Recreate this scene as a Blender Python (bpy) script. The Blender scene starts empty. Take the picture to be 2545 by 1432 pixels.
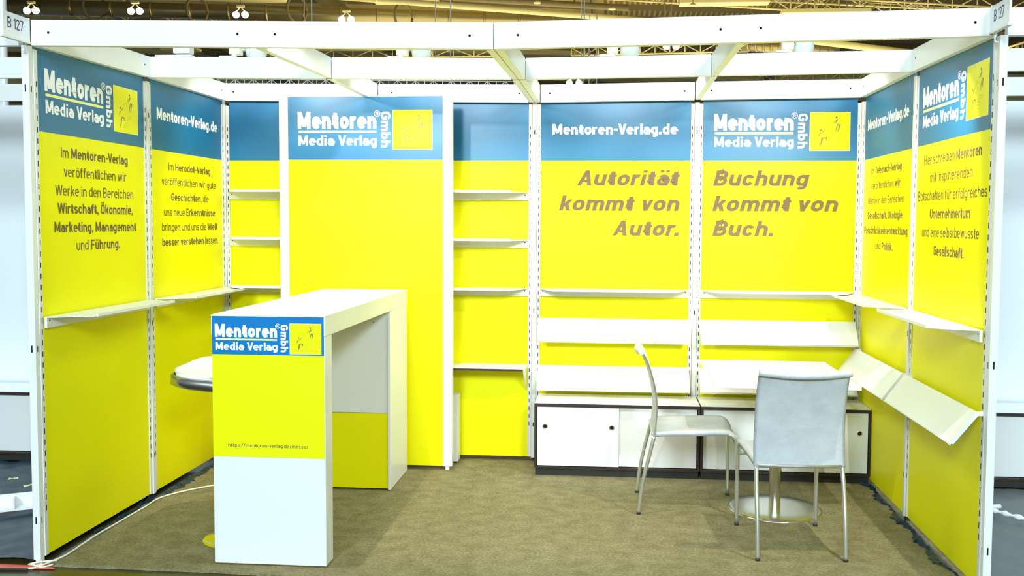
import bpy, bmesh, math, random
from mathutils import Vector, Matrix
random.seed(7)
sc = bpy.context.scene
col = sc.collection
PI = math.pi

# ------------------------------------------------------------------ camera
CAM = Vector((2.6233, -4.0946, 1.5921)); YAW, PITCH, ROLL = 0.0811, -0.0562, 0.0055
FPX, CX, CY = 2344.5, 62.34, -31.8
_f = Vector((-math.sin(YAW)*math.cos(PITCH), math.cos(YAW)*math.cos(PITCH), math.sin(PITCH)))
_r0 = Vector((math.cos(YAW), math.sin(YAW), 0)); _u0 = _r0.cross(_f)
_r = _r0*math.cos(ROLL)+_u0*math.sin(ROLL); _u = _u0*math.cos(ROLL)-_r0*math.sin(ROLL)
cam = bpy.data.cameras.new('camera'); camo = bpy.data.objects.new('camera', cam); col.objects.link(camo)
M = Matrix((_r, _u, -_f)).transposed().to_4x4(); M.translation = CAM
camo.matrix_world = M
cam.sensor_width = 36; cam.lens = FPX*36/2545; cam.shift_x = -CX/2545; cam.shift_y = CY/2545
cam.clip_end = 400
sc.camera = camo

def W(px, py, y):
    """point of the hall at depth y seen at a place of the photograph (used to survey far things)"""
    v = _f+_r*((px-1272.5-CX)/FPX)-_u*((py-716-CY)/FPX)
    t = (y-CAM.y)/v.y
    return CAM+v*t

# ------------------------------------------------------------------ light
world = bpy.data.worlds.new('hall_air'); sc.world = world; world.use_nodes = True
bg = world.node_tree.nodes['Background']; bg.inputs[0].default_value = (0.80, 0.93, 1.0, 1); bg.inputs[1].default_value = 0.24
def area(name, loc, target, size, power, color):
    l = bpy.data.lights.new(name, 'AREA'); l.shape = 'RECTANGLE'; l.size, l.size_y = size; l.energy = power; l.color = color
    o = bpy.data.objects.new(name, l); col.objects.link(o); o.location = loc
    o.rotation_euler = (Vector(target)-Vector(loc)).to_track_quat('-Z', 'Y').to_euler(); return o
COOL = (0.74, 0.93, 1.0)
area('hall_floodlight', (0.5, -10, 5.0), (2.1, 1, 1.0), (2.2, 2.2), 950, COOL)
area('hall_floodlight', (6.5, -11, 5.4), (2.1, 1, 1.0), (1.6, 1.6), 820, COOL)
area('hall_floodlight', (2.0, 1.0, 10.5), (2.0, 1.0, 0), (5, 5), 130, (1.0, 0.93, 0.78))
area('hall_floodlight', (-4.0, 1.0, 9.5), (-2.0, 1.5, 0), (3, 3), 300, COOL)
area('hall_floodlight', (8.5, 1.0, 9.5), (6.0, 1.5, 0), (3, 3), 300, COOL)
SPOT_X = (0.600, 1.545, 2.700, 3.630)
def lamp(loc, aim, e, size, soft, color=(1.0, 0.93, 0.82)):
    l = bpy.data.lights.new('booth_lamp', 'SPOT'); l.energy = e; l.color = color; l.spot_size = size; l.spot_blend = 0.5; l.shadow_soft_size = soft
    o = bpy.data.objects.new('booth_lamp', l); col.objects.link(o); o.location = loc; o.rotation_euler = Vector(aim).to_track_quat('-Z', 'Y').to_euler()
area('added_roof_fill', (3, 34, 5.5), (3, 34, 20), (26, 22), 5200, (1.0, 0.90, 0.55))  # added unseen fill, stands in for floor bounce to brighten the roof
for sx in SPOT_X: lamp((sx, 1.19, 2.53), (0, 0.9, -0.62), 26, 2.3, 0.03)
lamp((1.15, 0.05, 2.50), (0.25, 1.0, -1.15), 115, 1.72, 0.012); lamp((3.95, 0.05, 2.50), (-0.35, 1.0, -1.15), 115, 1.72, 0.012)
sc.view_settings.view_transform = 'Standard'; sc.view_settings.look = 'None'
sc.view_settings.exposure = 0.0; sc.view_settings.gamma = 1.0; sc.view_settings.use_curve_mapping = False

# ------------------------------------------------------------------ materials
def mat(name, color, rough=0.5, metal=0.0, spec=0.5, noise=None, bump=None, emit=None, trans=0.0, coat=0.0):
    m = bpy.data.materials.new(name); m.use_nodes = True; nt = m.node_tree; b = nt.nodes['Principled BSDF']
    b.inputs['Base Color'].default_value = (*color, 1); b.inputs['Roughness'].default_value = rough
    b.inputs['Metallic'].default_value = metal; b.inputs['Specular IOR Level'].default_value = spec
    b.inputs['Coat Weight'].default_value = coat
    b.inputs['Transmission Weight'].default_value = trans
    tc = nt.nodes.new('ShaderNodeTexCoord')
    if noise:
        scale, c2, lo, hi = noise[:4]
        mp = nt.nodes.new('ShaderNodeMapping'); nt.links.new(tc.outputs['Object'], mp.inputs[0])
        if len(noise) > 4: mp.inputs['Scale'].default_value = noise[4]
        n = nt.nodes.new('ShaderNodeTexNoise'); n.inputs['Scale'].default_value = scale; n.inputs['Detail'].default_value = 6
        nt.links.new(mp.outputs[0], n.inputs['Vector'])
        r = nt.nodes.new('ShaderNodeValToRGB'); r.color_ramp.elements[0].position = lo; r.color_ramp.elements[1].position = hi
        r.color_ramp.elements[0].color = (*color, 1); r.color_ramp.elements[1].color = (*c2, 1)
        nt.links.new(n.outputs['Fac'], r.inputs[0]); nt.links.new(r.outputs[0], b.inputs['Base Color'])
    if bump:
        scale, st, dist = bump[:3]
        n = nt.nodes.new('ShaderNodeTexNoise'); n.inputs['Scale'].default_value = scale; n.inputs['Detail'].default_value = 5
        nt.links.new(tc.outputs['Object'], n.inputs['Vector'])
        bp = nt.nodes.new('ShaderNodeBump'); bp.inputs['Strength'].default_value = st; bp.inputs['Distance'].default_value = dist
        nt.links.new(n.outputs['Fac'], bp.inputs['Height']); nt.links.new(bp.outputs[0], b.inputs['Normal'])
    if emit:
        b.inputs['Emission Color'].default_value = (*emit[0], 1); b.inputs['Emission Strength'].default_value = emit[1]
    return m
m_white = mat('white_powder_coat', (0.86, 0.86, 0.84), 0.38, bump=(60, 0.03, 0.001))
m_lam = mat('white_laminate', (0.85, 0.85, 0.83), 0.32, bump=(90, 0.03, 0.001))
m_post = mat('warm_cast_white_metal', (0.80, 0.79, 0.74), 0.42)  # white metal, with the cream cast of the light put into its colour
m_slot = mat('slot_dark', (0.02, 0.014, 0.01), 0.9, spec=0.1)
m_yel = mat('yellow_print', (0.95, 0.89, 0.0), 0.42, spec=0.22, noise=(3, (0.93, 0.87, 0.0), 0.3, 0.7), bump=(220, 0.05, 0.0006))
m_blue = mat('blue_print', (0.0, 0.15, 0.33), 0.48, spec=0.75, bump=(160, 0.05, 0.0006))
m_sticker_blue = mat('sticker_blue', (0.0, 0.18, 0.50), 0.5, spec=0.3)
m_sticker_yel = mat('sticker_yellow', (0.87, 0.90, 0.0), 0.5, spec=0.2)
m_txtw = mat('white_print', (0.95, 0.95, 0.95), 0.45)
m_txtg = mat('grey_brown_print', (0.19, 0.135, 0.07), 0.6, spec=0.12)
m_txtlite = mat('pale_yellow_print', (0.92, 0.92, 0.35), 0.45)
m_fig = mat('olive_print', (0.22, 0.21, 0.05), 0.5)
m_stair = mat('faint_olive_print', (0.62, 0.60, 0.03), 0.5)
m_navy = mat('navy_print', (0.01, 0.02, 0.08), 0.5)
m_carpet = mat('grey_brown_carpet', (0.205, 0.175, 0.085), 0.95, spec=0.1, noise=(11, (0.285, 0.25, 0.13), 0.34, 0.70), bump=(160, 0.5, 0.004))
def carpet_mix():
    nt = m_carpet.node_tree; b = nt.nodes['Principled BSDF']; src = b.inputs['Base Color'].links[0].from_socket
    tc = [n for n in nt.nodes if n.type == 'TEX_COORD'][0]
    n = nt.nodes.new('ShaderNodeTexNoise'); n.inputs['Scale'].default_value = 75; n.inputs['Detail'].default_value = 4
    nt.links.new(tc.outputs['Object'], n.inputs['Vector'])
    mr = nt.nodes.new('ShaderNodeMapRange'); mr.inputs[1].default_value = 0.3; mr.inputs[2].default_value = 0.7; mr.inputs[3].default_value = 0.72; mr.inputs[4].default_value = 1.25
    nt.links.new(n.outputs['Fac'], mr.inputs[0])
    mx = nt.nodes.new('ShaderNodeVectorMath'); mx.operation = 'SCALE'
    nt.links.new(src, mx.inputs[0]); nt.links.new(mr.outputs[0], mx.inputs['Scale']); nt.links.new(mx.outputs[0], b.inputs['Base Color'])
carpet_mix()
m_floor = mat('dark_hall_floor', (0.045, 0.037, 0.012), 0.22, spec=0.4, noise=(5, (0.07, 0.058, 0.02), 0.4, 0.8))
m_plastic = mat('black_plastic_sheet', (0.010, 0.030, 0.050), 0.36, spec=0.3)
m_plasticg = mat('grey_plastic_sheet', (0.10, 0.115, 0.115), 0.36, spec=0.5)
m_darkwood = mat('dark_brown_edge', (0.030, 0.016, 0.010), 0.5)
m_black = mat('black_plinth', (0.022, 0.022, 0.018), 0.6)
m_steel = mat('brushed_steel', (0.62, 0.60, 0.55), 0.24, metal=1.0)
m_leg = mat('satin_aluminium_tube', (0.66, 0.66, 0.62), 0.36, metal=0.85)
m_chrome = mat('chrome', (0.78, 0.77, 0.72), 0.12, metal=1.0)
m_rubber = mat('black_rubber', (0.02, 0.02, 0.02), 0.7)
m_mesh = mat('light_grey_mesh_fabric', (0.50, 0.52, 0.54), 0.62, noise=(9, (0.58, 0.60, 0.62), 0.35, 0.7), bump=(14, 0.5, 0.012))
def weave():
    nt = m_mesh.node_tree; b = nt.nodes['Principled BSDF']; old = b.inputs['Normal'].links[0].from_node
    tc = [n for n in nt.nodes if n.type == 'TEX_COORD'][0]
    w = nt.nodes.new('ShaderNodeTexWave'); w.inputs['Scale'].default_value = 95; w.bands_direction = 'DIAGONAL'
    nt.links.new(tc.outputs['Object'], w.inputs['Vector'])
    bp = nt.nodes.new('ShaderNodeBump'); bp.inputs['Strength'].default_value = 0.25; bp.inputs['Distance'].default_value = 0.002
    nt.links.new(w.outputs['Fac'], bp.inputs['Height']); nt.links.new(old.outputs[0], bp.inputs['Normal']); nt.links.new(bp.outputs[0], b.inputs['Normal'])
weave()
m_seat = mat('white_moulded_plastic', (0.86, 0.86, 0.80), 0.3)
m_lens = mat('lamp_glass', (1, 0.97, 0.9), 0.4, emit=((1, 0.95, 0.85), 6))
m_shade = mat('frosted_lamp_shade', (0.75, 0.78, 0.80), 0.35)
m_bulb = mat('glowing_lamp_globe', (1, 1, 1), 0.4, emit=((1.0, 0.93, 0.66), 14))
m_roof = mat('olive_roof_deck', (0.42, 0.33, 0.11), 0.8, noise=(0.4, (0.33, 0.255, 0.08), 0.35, 0.7))
m_roofd = mat('dark_roof_steel', (0.13, 0.10, 0.035), 0.7)
m_duct = mat('galvanised_duct', (0.30, 0.25, 0.12), 0.33, metal=0.7)
m_truss = mat('pale_roof_steel', (0.62, 0.54, 0.26), 0.6)
m_trussw = mat('silver_truss', (0.75, 0.74, 0.72), 0.35, metal=0.3)
m_red = mat('red_tape', (0.80, 0.13, 0.07), 0.35)
m_cable = mat('white_cable_sheath', (0.85, 0.80, 0.62), 0.4)
m_scrap = mat('yellowed_scrap', (0.75, 0.68, 0.35), 0.5)
m_panelw = mat('white_partition_panel', (0.88, 0.92, 0.94), 0.5)
m_cloth = mat('grey_blue_cloth', (0.42, 0.48, 0.60), 0.8)

# ------------------------------------------------------------------ mesh builder
class MB:
    def __init__(s): s.v = []; s.f = []; s.mi = []; s.sm = []
    def add(s, vs, fs, mi=0, smooth=False):
        k = len(s.v); s.v += [tuple(v) for v in vs]; s.f += [tuple(i+k for i in f) for f in fs]; s.mi += [mi]*len(fs); s.sm += [smooth]*len(fs); return s
    def hexa(s, p, mi=0):   # p: 8 points, bottom 0-3 ccw, top 4-7
        return s.add(p, [(3,2,1,0),(4,5,6,7),(0,1,5,4),(1,2,6,5),(2,3,7,6),(3,0,4,7)], mi)
    def box(s, x0, x1, y0, y1, z0, z1, mi=0):
        x0, x1 = sorted((x0, x1)); y0, y1 = sorted((y0, y1)); z0, z1 = sorted((z0, z1))
        return s.hexa([(x0,y0,z0),(x1,y0,z0),(x1,y1,z0),(x0,y1,z0),(x0,y0,z1),(x1,y0,z1),(x1,y1,z1),(x0,y1,z1)], mi)
    def tube(s, path, r, n=12, mi=0, cap=True):
        path = [Vector(p) for p in path]; rs = r if isinstance(r, (list, tuple)) else [r]*len(path)
        vs = []; fs = []; prev = None
        for i, p in enumerate(path):
            d = (path[min(i+1, len(path)-1)]-path[max(i-1, 0)]).normalized()
            if prev is None: a = d.orthogonal().normalized()
            else: a = (prev-d*prev.dot(d)).normalized()
            prev = a; b = d.cross(a)
            for k in range(n):
                t = 2*PI*k/n; vs.append(p+a*math.cos(t)*rs[i]+b*math.sin(t)*rs[i])
        for i in range(len(path)-1):
            for k in range(n):
                fs.append((i*n+k, i*n+(k+1) % n, (i+1)*n+(k+1) % n, (i+1)*n+k))
        s.add(vs, fs, mi, True)
        if cap:
            k = len(s.v)-len(vs)
            s.f.append(tuple(k+i for i in reversed(range(n)))); s.f.append(tuple(k+(len(path)-1)*n+i for i in range(n))); s.mi += [mi]*2; s.sm += [False]*2
        return s
    def lathe(s, prof, c=(0,0,0), axis=None, n=32, mi=0):   # prof: (r, h)
        A = Vector(axis or (0,0,1)).normalized(); a = A.orthogonal().normalized(); b = A.cross(a); c = Vector(c)
        vs = []; fs = []
        for r, h in prof:
            for k in range(n):
                t = 2*PI*k/n; vs.append(c+A*h+(a*math.cos(t)+b*math.sin(t))*max(r, 1e-5))
        for i in range(len(prof)-1):
            for k in range(n): fs.append((i*n+k, i*n+(k+1) % n, (i+1)*n+(k+1) % n, (i+1)*n+k))
        return s.add(vs, fs, mi, True)
    def prism(s, poly, ext, mi=0):  # poly: 3-D points, ext: vector
        n = len(poly); e = Vector(ext); P0 = [Vector(p) for p in poly]; vs = P0+[p+e for p in P0]
        fs = [tuple(reversed(range(n))), tuple(range(n, 2*n))]+[(i, (i+1) % n, n+(i+1) % n, n+i) for i in range(n)]
        return s.add(vs, fs, mi)
    def build(s, name, mats, parent=None, bevel=0, kind=None, label=None, auto=True):
        me = bpy.data.meshes.new(name); me.from_pydata(s.v, [], s.f); me.update()
        if not isinstance(mats, (list, tuple)): mats = [mats]
        for m in mats: me.materials.append(m)
        me.polygons.foreach_set('material_index', s.mi); me.polygons.foreach_set('use_smooth', s.sm)
        bm = bmesh.new(); bm.from_mesh(me); bmesh.ops.recalc_face_normals(bm, faces=bm.faces); bm.to_mesh(me); bm.free()
        o = bpy.data.objects.new(name, me); col.objects.link(o)
        if parent: o.parent = parent
        if bevel:
            b = o.modifiers.new('bevel', 'BEVEL'); b.width = bevel; b.segments = 2; b.limit_method = 'ANGLE'
        if kind: o['kind'] = kind
        if label: o['label'] = label
        return o
def tag(o, label, cat, group=None):
    o['label'] = label; o['category'] = cat
    if group: o['group'] = group
    return o
def thing(name, label, cat, loc=(0,0,0), rz=0, group=None):
    o = bpy.data.objects.new(name, None); col.objects.link(o); o.location = loc; o.rotation_euler = (0,0,rz); o.empty_display_size = 0.1
    return tag(o, label, cat, group)
def struct(name):
    o = bpy.data.objects.new(name, None); col.objects.link(o); o['kind'] = 'structure'; o.empty_display_size = 0.1; return o
def dup(o, parent=None, loc=None, rz=None, label=None):
    c = o.copy(); col.objects.link(c)
    if parent: c.parent = parent
    if loc is not None: c.location = loc
    if rz is not None: c.rotation_euler = (0,0,rz)
    if label: c['label'] = label
    for ch in list(o.children): dup(ch, c)
    return c

# frames: u along the wall, v up, n out of the wall
class Frame:
    def __init__(s, o, U, N): s.o = Vector(o); s.U = Vector(U); s.N = Vector(N)
    def p(s, u, v, n=0): return s.o+s.U*u+s.N*n+Vector((0,0,v))
    def box(s, mb, u0, u1, n0, n1, v0, v1, mi=0):
        return mb.hexa([s.p(u0,v0,n0), s.p(u1,v0,n0), s.p(u1,v0,n1), s.p(u0,v0,n1), s.p(u0,v1,n0), s.p(u1,v1,n0), s.p(u1,v1,n1), s.p(u0,v1,n1)], mi)
FL = Frame((0,0,0), (0,1,0), (1,0,0)); FR = Frame((4.2,0,0), (0,-1,0), (-1,0,0)); FB = Frame((0,2.1,0), (1,0,0), (0,-1,0))

# ------------------------------------------------------------------ lettering: a monoline grotesque drawn stroke by stroke
def _arc(cx, cy, rx, ry, a0, a1, n=9):
    return [(cx+rx*math.cos(math.radians(a0+(a1-a0)*i/n)), cy+ry*math.sin(math.radians(a0+(a1-a0)*i/n))) for i in range(n+1)]
def _line(P, s):        # thick polyline -> quads
    V = [Vector(p) for p in P]; L = []; R_ = []; n = len(V)
    for i, p in enumerate(V):
        d0 = (V[i]-V[i-1]).normalized() if i else (V[1]-V[0]).normalized(); d1 = (V[i+1]-V[i]).normalized() if i < n-1 else d0
        d = d0+d1; d = d.normalized() if d.length > 1e-6 else d1; k = 1/max(0.5, d.dot(d1)); t = Vector((-d.y, d.x))*s*0.5*k; L.append(p+t); R_.append(p-t)
    return [[tuple(L[i]), tuple(L[i+1]), tuple(R_[i+1]), tuple(R_[i])] for i in range(n-1)]
def _diag(x0, y0, x1, y1, s):
    k = 0.5*s*math.sqrt(1+((x1-x0)/(y1-y0))**2); k = min(k, s*0.62); return [[(x0-k,y0),(x0+k,y0),(x1+k,y1),(x1-k,y1)]]
def _rect(x0, y0, x1, y1): return [[(x0,y0),(x1,y0),(x1,y1),(x0,y1)]]
XH = 0.73
def _glyph(c, s):
    h = s/2; b = (s-0.12)*0.9; out = []   # b widens bold forms
    dn = -0.24
    def stad(x0, x1, y0, y1, a0=0, a1=360):   # centre-line stadium
        rx = (x1-x0)/2; ry = min(rx, (y1-y0)/2); cx = (x0+x1)/2
        return _arc(cx, y1-ry, rx, ry, 0, 180)+_arc(cx, y0+ry, rx, ry, 180, 360)+[(x1, y1-ry)]
    if c in 'nhmru':
        w = 0.52+b; r = (w-s)/2
        if c in 'nhr': out += [_rect(0, 0, s, 1 if c == 'h' else XH)]
        if c in 'nh': out += [_line(_arc(h+r, XH-h-r, r, r, 180, 0)+[(w-h, 0)], s)]
        if c == 'r': w = 0.36+b*0.8; out += [_line(_arc(h+r, XH-h-r, r, r, 180, 62), s)]; w = h+r*1.45+0.02
        if c == 'u': out += [_rect(w-s, 0, w, XH), _line([(h, XH)]+_arc(h+r, h+r, r, r, 180, 360), s)]
        if c == 'm':
            r *= 0.88; d = 2*r; w = s+2*d
            out += [_rect(0, 0, s, XH), _line(_arc(h+r, XH-h-r, r, r, 180, 0)+[(h+d, 0)], s), _line(_arc(h+d+r, XH-h-r, r, r, 180, 0)+[(h+2*d, 0)], s)]
    elif c in 'obdpgqöce':
        w = 0.52+b; rx = (w-s)/2
        if c in 'obdpgö': out += [_line(stad(h, w-h, h, XH-h), s)]
        if c == 'b': out += [_rect(0, 0, s, 1)]
        if c == 'd': out += [_rect(w-s, 0, w, 1)]
        if c == 'p': out += [_rect(0, dn, s, XH)]
        if c == 'g': r = rx*0.9; out += [_rect(w-s, 0.1, w, XH), _line([(w-h, 0.2)]+_arc(w-h-r, dn+h+r*0.75, r, r*0.75, 0, -140), s)]
        if c == 'c': w -= 0.03; rx = (w-s)/2; out += [_line(_arc(w/2, XH-h-rx, rx, rx, 18, 180)+_arc(w/2, h+rx, rx, rx, 180, 342), s)]
        if c == 'e':
            ym = 0.375; out += [_line([(h, ym), (w-h, ym)], s*0.85), _line([(w-h, ym-h*0.85), (w-h, XH-h-rx)]+_arc(w/2, XH-h-rx, rx, rx, 0, 180)+_arc(w/2, h+rx, rx, rx, 180, 325), s)]
    elif c in 'aä':
        w = 0.50+b; r = (w-s)/2; ym = 0.44; rb = (ym-h)/2
        out += [_line([(w-h, 0), (w-h, XH-h-r)]+_arc(w/2, XH-h-r, r, r, 0, 150), s), _line([(w-h, ym), (h+rb, ym)]+_arc(h+rb, h+rb, rb, rb, 90, 270)+[(w-h, h)], s)]
    elif c == 's':
        w = 0.47+b; rx = (w-s)/2; ry = (XH-s)/4
        out += [_line(_arc(w/2, XH-h-ry, rx, ry, 22, 270, 14)+_arc(w/2, h+ry, rx, ry, 90, -158, 14)[1:], s)]
    elif c == 'ü': w = 0.52+b; r = (w-s)/2; out += [_rect(w-s, 0, w, XH), _line([(h, XH)]+_arc(h+r, h+r, r, r, 180, 360), s)]
    elif c == 'i': w = s; out += [_rect(0, 0, s, XH), _rect(0, 0.84, s, 0.84+max(s*0.85, 0.13))]
    elif c == 'l': w = s; out += [_rect(0, 0, s, 1)]
    elif c == 't': w = 0.33+b; x = 0.09+h; r = 0.11; out += [_line([(x, 0.93), (x, h+r)]+_arc(x+r, h+r, r, r, 180, 270, 5)+[(w, h)], s), _rect(0, XH-s*0.85, w, XH)]
    elif c == 'f': w = 0.33+b; x = 0.08+h; r = 0.12; out += [_line([(x, 0), (x, 1-h-r)]+_arc(x+r, 1-h-r, r, r, 180, 90, 5)+[(w, 1-h)], s), _rect(0, XH-s*0.85, w, XH)]
    elif c == 'k': w = 0.50+b; out += [_rect(0, 0, s, 1), _diag(s*0.9, 0.27, w-h*1.2, XH, s), _diag(w-h*1.1, 0, s+0.09, 0.45, s)]
    elif c == 'v': w = 0.50+b*1.1; out += [_diag(w/2, 0, h*1.06, XH, s), _diag(w/2, 0, w-h*1.06, XH, s)]
    elif c == 'w': w = 0.78+b*1.5; out += [_diag(w*.27, 0, h*1.06, XH, s), _diag(w*.27, 0, w/2, XH, s), _diag(w*.73, 0, w/2, XH, s), _diag(w*.73, 0, w-h*1.06, XH, s)]
    elif c == 'A': w = 0.66+b*1.1; out += [_diag(h*1.06, 0, w/2, 1, s), _diag(w-h*1.06, 0, w/2, 1, s), _rect(w*.22, 0.22, w*.78, 0.22+s*0.85)]
    elif c == 'V': w = 0.64+b*1.1; out += [_diag(w/2, 0, h*1.06, 1, s), _diag(w/2, 0, w-h*1.06, 1, s)]
    elif c == 'W': w = 0.98+b*1.6; out += [_diag(w*.26, 0, h*1.05, 1, s), _diag(w*.26, 0, w/2, 1, s), _diag(w*.74, 0, w/2, 1, s), _diag(w*.74, 0, w-h*1.05, 1, s)]
    elif c == 'M': w = 0.76+b*1.3; out += [_rect(0, 0, s, 1), _rect(w-s, 0, w, 1), _diag(w/2, 0.12, h*1.1, 1, s), _diag(w/2, 0.12, w-h*1.1, 1, s)]
    elif c in 'EFH1IT7':
        w = {'E':0.50,'F':0.50,'H':0.62,'1':0.30,'I':0,'T':0.56,'7':0.52}[c]+b; q = s*0.92
        if c in 'EF': out += [_rect(0, 0, s, 1), _rect(0, 1-q, w, 1), _rect(0, 0.5-q/2, w*0.9, 0.5+q/2)]
        if c == 'E': out += [_rect(0, 0, w, q)]
        if c == 'H': out += [_rect(0, 0, s, 1), _rect(w-s, 0, w, 1), _rect(0, 0.5-q/2, w, 0.5+q/2)]
        if c == 'I': w = s; out += [_rect(0, 0, s, 1)]
        if c == '1': out += [_rect(w-s, 0, w, 1), _line([(w-h, 1-h), (0, 0.78)], s)]
        if c == 'T': out += [_rect(0, 1-q, w, 1), _rect(w/2-h, 0, w/2+h, 1)]
        if c == '7': out += [_rect(0, 1-q, w, 1), _diag(w*.3, 0, w-h*1.1, 1-q*0.5, s)]
    elif c in 'UOÖG':
        w = 0.60+b; r = (w-s)/2
        if c == 'U': out += [_line([(h, 1), (h, h+r)]+_arc(h+r, h+r, r, r, 180, 360)+[(w-h, 1)], s)]
        elif c == 'G': out += [_line(_arc(w/2, 1-h-r, r, r, 18, 180)+_arc(w/2, h+r, r, r, 180, 360)+[(w-h, 0.5), (w*0.5, 0.5)], s)]
        else: out += [_line(stad(h, w-h, h, 1-h), s)]
    elif c in 'BPR':
        w = 0.58+b; r = 0.25-h*0.5; y = 0.5 if c == 'B' else 0.44
        r1 = (1-h-y)/2; out += [_rect(0, 0, s, 1), _line([(h, 1-h), (w-h-r1-0.02, 1-h)]+_arc(w-h-r1-0.02, 1-h-r1, r1, r1, 90, -90)+[(h, y)], s)]
        if c == 'B': r2 = (y-h)/2; out += [_line([(h, y), (w-h-r2, y)]+_arc(w-h-r2, h+r2, r2, r2, 90, -90)+[(h, h)], s)]
        if c == 'R': out += [_diag(w-h*1.1, 0, w*0.5, 0.46, s)]
    elif c == '2':
        w = 0.52+b; r = (w-s)/2; out += [_line(_arc(w/2, 1-h-r, r, r, 170, -35)+[(h*1.2, h)], s), _rect(0, 0, w, s*0.92)]
    elif c == '-': w = 0.30+b*0.5; out += [_rect(0, 0.33, w, 0.33+s)]
    elif c == '.': w = s*1.1; out += [_rect(0, 0, w, w)]
    elif c == ',': w = s*1.1; out += [[[(0, 0), (w, 0), (w, w), (0, w)]], [[(0.02, -0.13), (w*0.6, -0.13), (w, 0.02), (w*0.3, 0.02)]]]
    elif c == ':': w = s*1.1; out += [_rect(0, 0, w, w), _rect(0, 0.45, w, 0.45+w)]
    elif c == '/': w = 0.42; out += [_diag(h, -0.06, w-h, 1.04, s)]
    else: w = 0.3
    if c in 'öüä': out += [_rect(w*.5-s*1.15, 0.85, w*.5-s*0.25, 0.85+s*0.9), _rect(w*.5+s*0.25, 0.85, w*.5+s*1.15, 0.85+s*0.9)]
    if c == 'Ö': out += [_rect(w*.5-s*1.15, 1.08, w*.5-s*0.25, 1.08+s*0.9), _rect(w*.5+s*0.25, 1.08, w*.5+s*1.15, 1.08+s*0.9)]
    return out, w
_kern = {'r-': -0.05, 'Ve': -0.08, 'We': -0.06, 'Wi': -0.02, 'rt': -0.02, 'ko': -0.03, 'ke': -0.03, 'vo': -0.03, 've': -0.03, 'we': -0.02, '-V': -0.05, 'rl': -0.01, 'Au': -0.02, 'Te': -0.09, 'r.': -0.06, 'ft': -0.02, 'll': -0.04, 'la': -0.03, 'li': -0.02, 'le': -0.03}
def layout(text, sr, sb, shear=0):
    V = []; F = []; x = 0.0; bold = False; lay = 0; prev = ''
    for c in text:
        if c == '*': bold = not bold; continue
        s = sb if bold else sr
        if c == ' ': x += 0.27; prev = ''; continue
        x += _kern.get(prev+c, 0)
        strokes, w = _glyph(c, s)
        for polys in strokes:
            lay += 1; z = (lay % 4)*0.00004
            for p in polys:
                k = len(V); V += [(px+x+shear*py, py, z) for px, py in p]; F.append(tuple(range(k, k+len(p))))
        x += w+0.115-(s-0.12)*0.22; prev = c
    return V, F
def put_text(mb, fr, s, u0, u1, v0, cap, n, wt=0.115, wtb=0.175, shear=0, rot=False, mi=0):
    V, F = layout(s, wt, wtb, shear); a = min(v[0] for v in V); b = max(v[0] for v in V)
    if not rot:
        k = (u1-u0)/(b-a)
        mb.add([fr.p(u0+(x-a)*k, v0+y*cap, n+e) for x, y, e in V], F, mi)
    else:   # turned clockwise: u0 = baseline u, u1 = cap u ; v0 = top v, cap = bottom v
        k = (v0-cap)/(b-a)
        mb.add([fr.p(u0+y*(u1-u0), v0-(x-a)*k, n+e) for x, y, e in V], F, mi)
def text(parent, fr, lines, cap, n, m, wt=0.115, wtb=0.175, shear=0):
    for s, u0, u1, v in lines:
        mb = MB(); put_text(mb, fr, s, u0, u1, v, cap, n, wt, wtb, shear); mb.build('lettering', m, parent)

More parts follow.
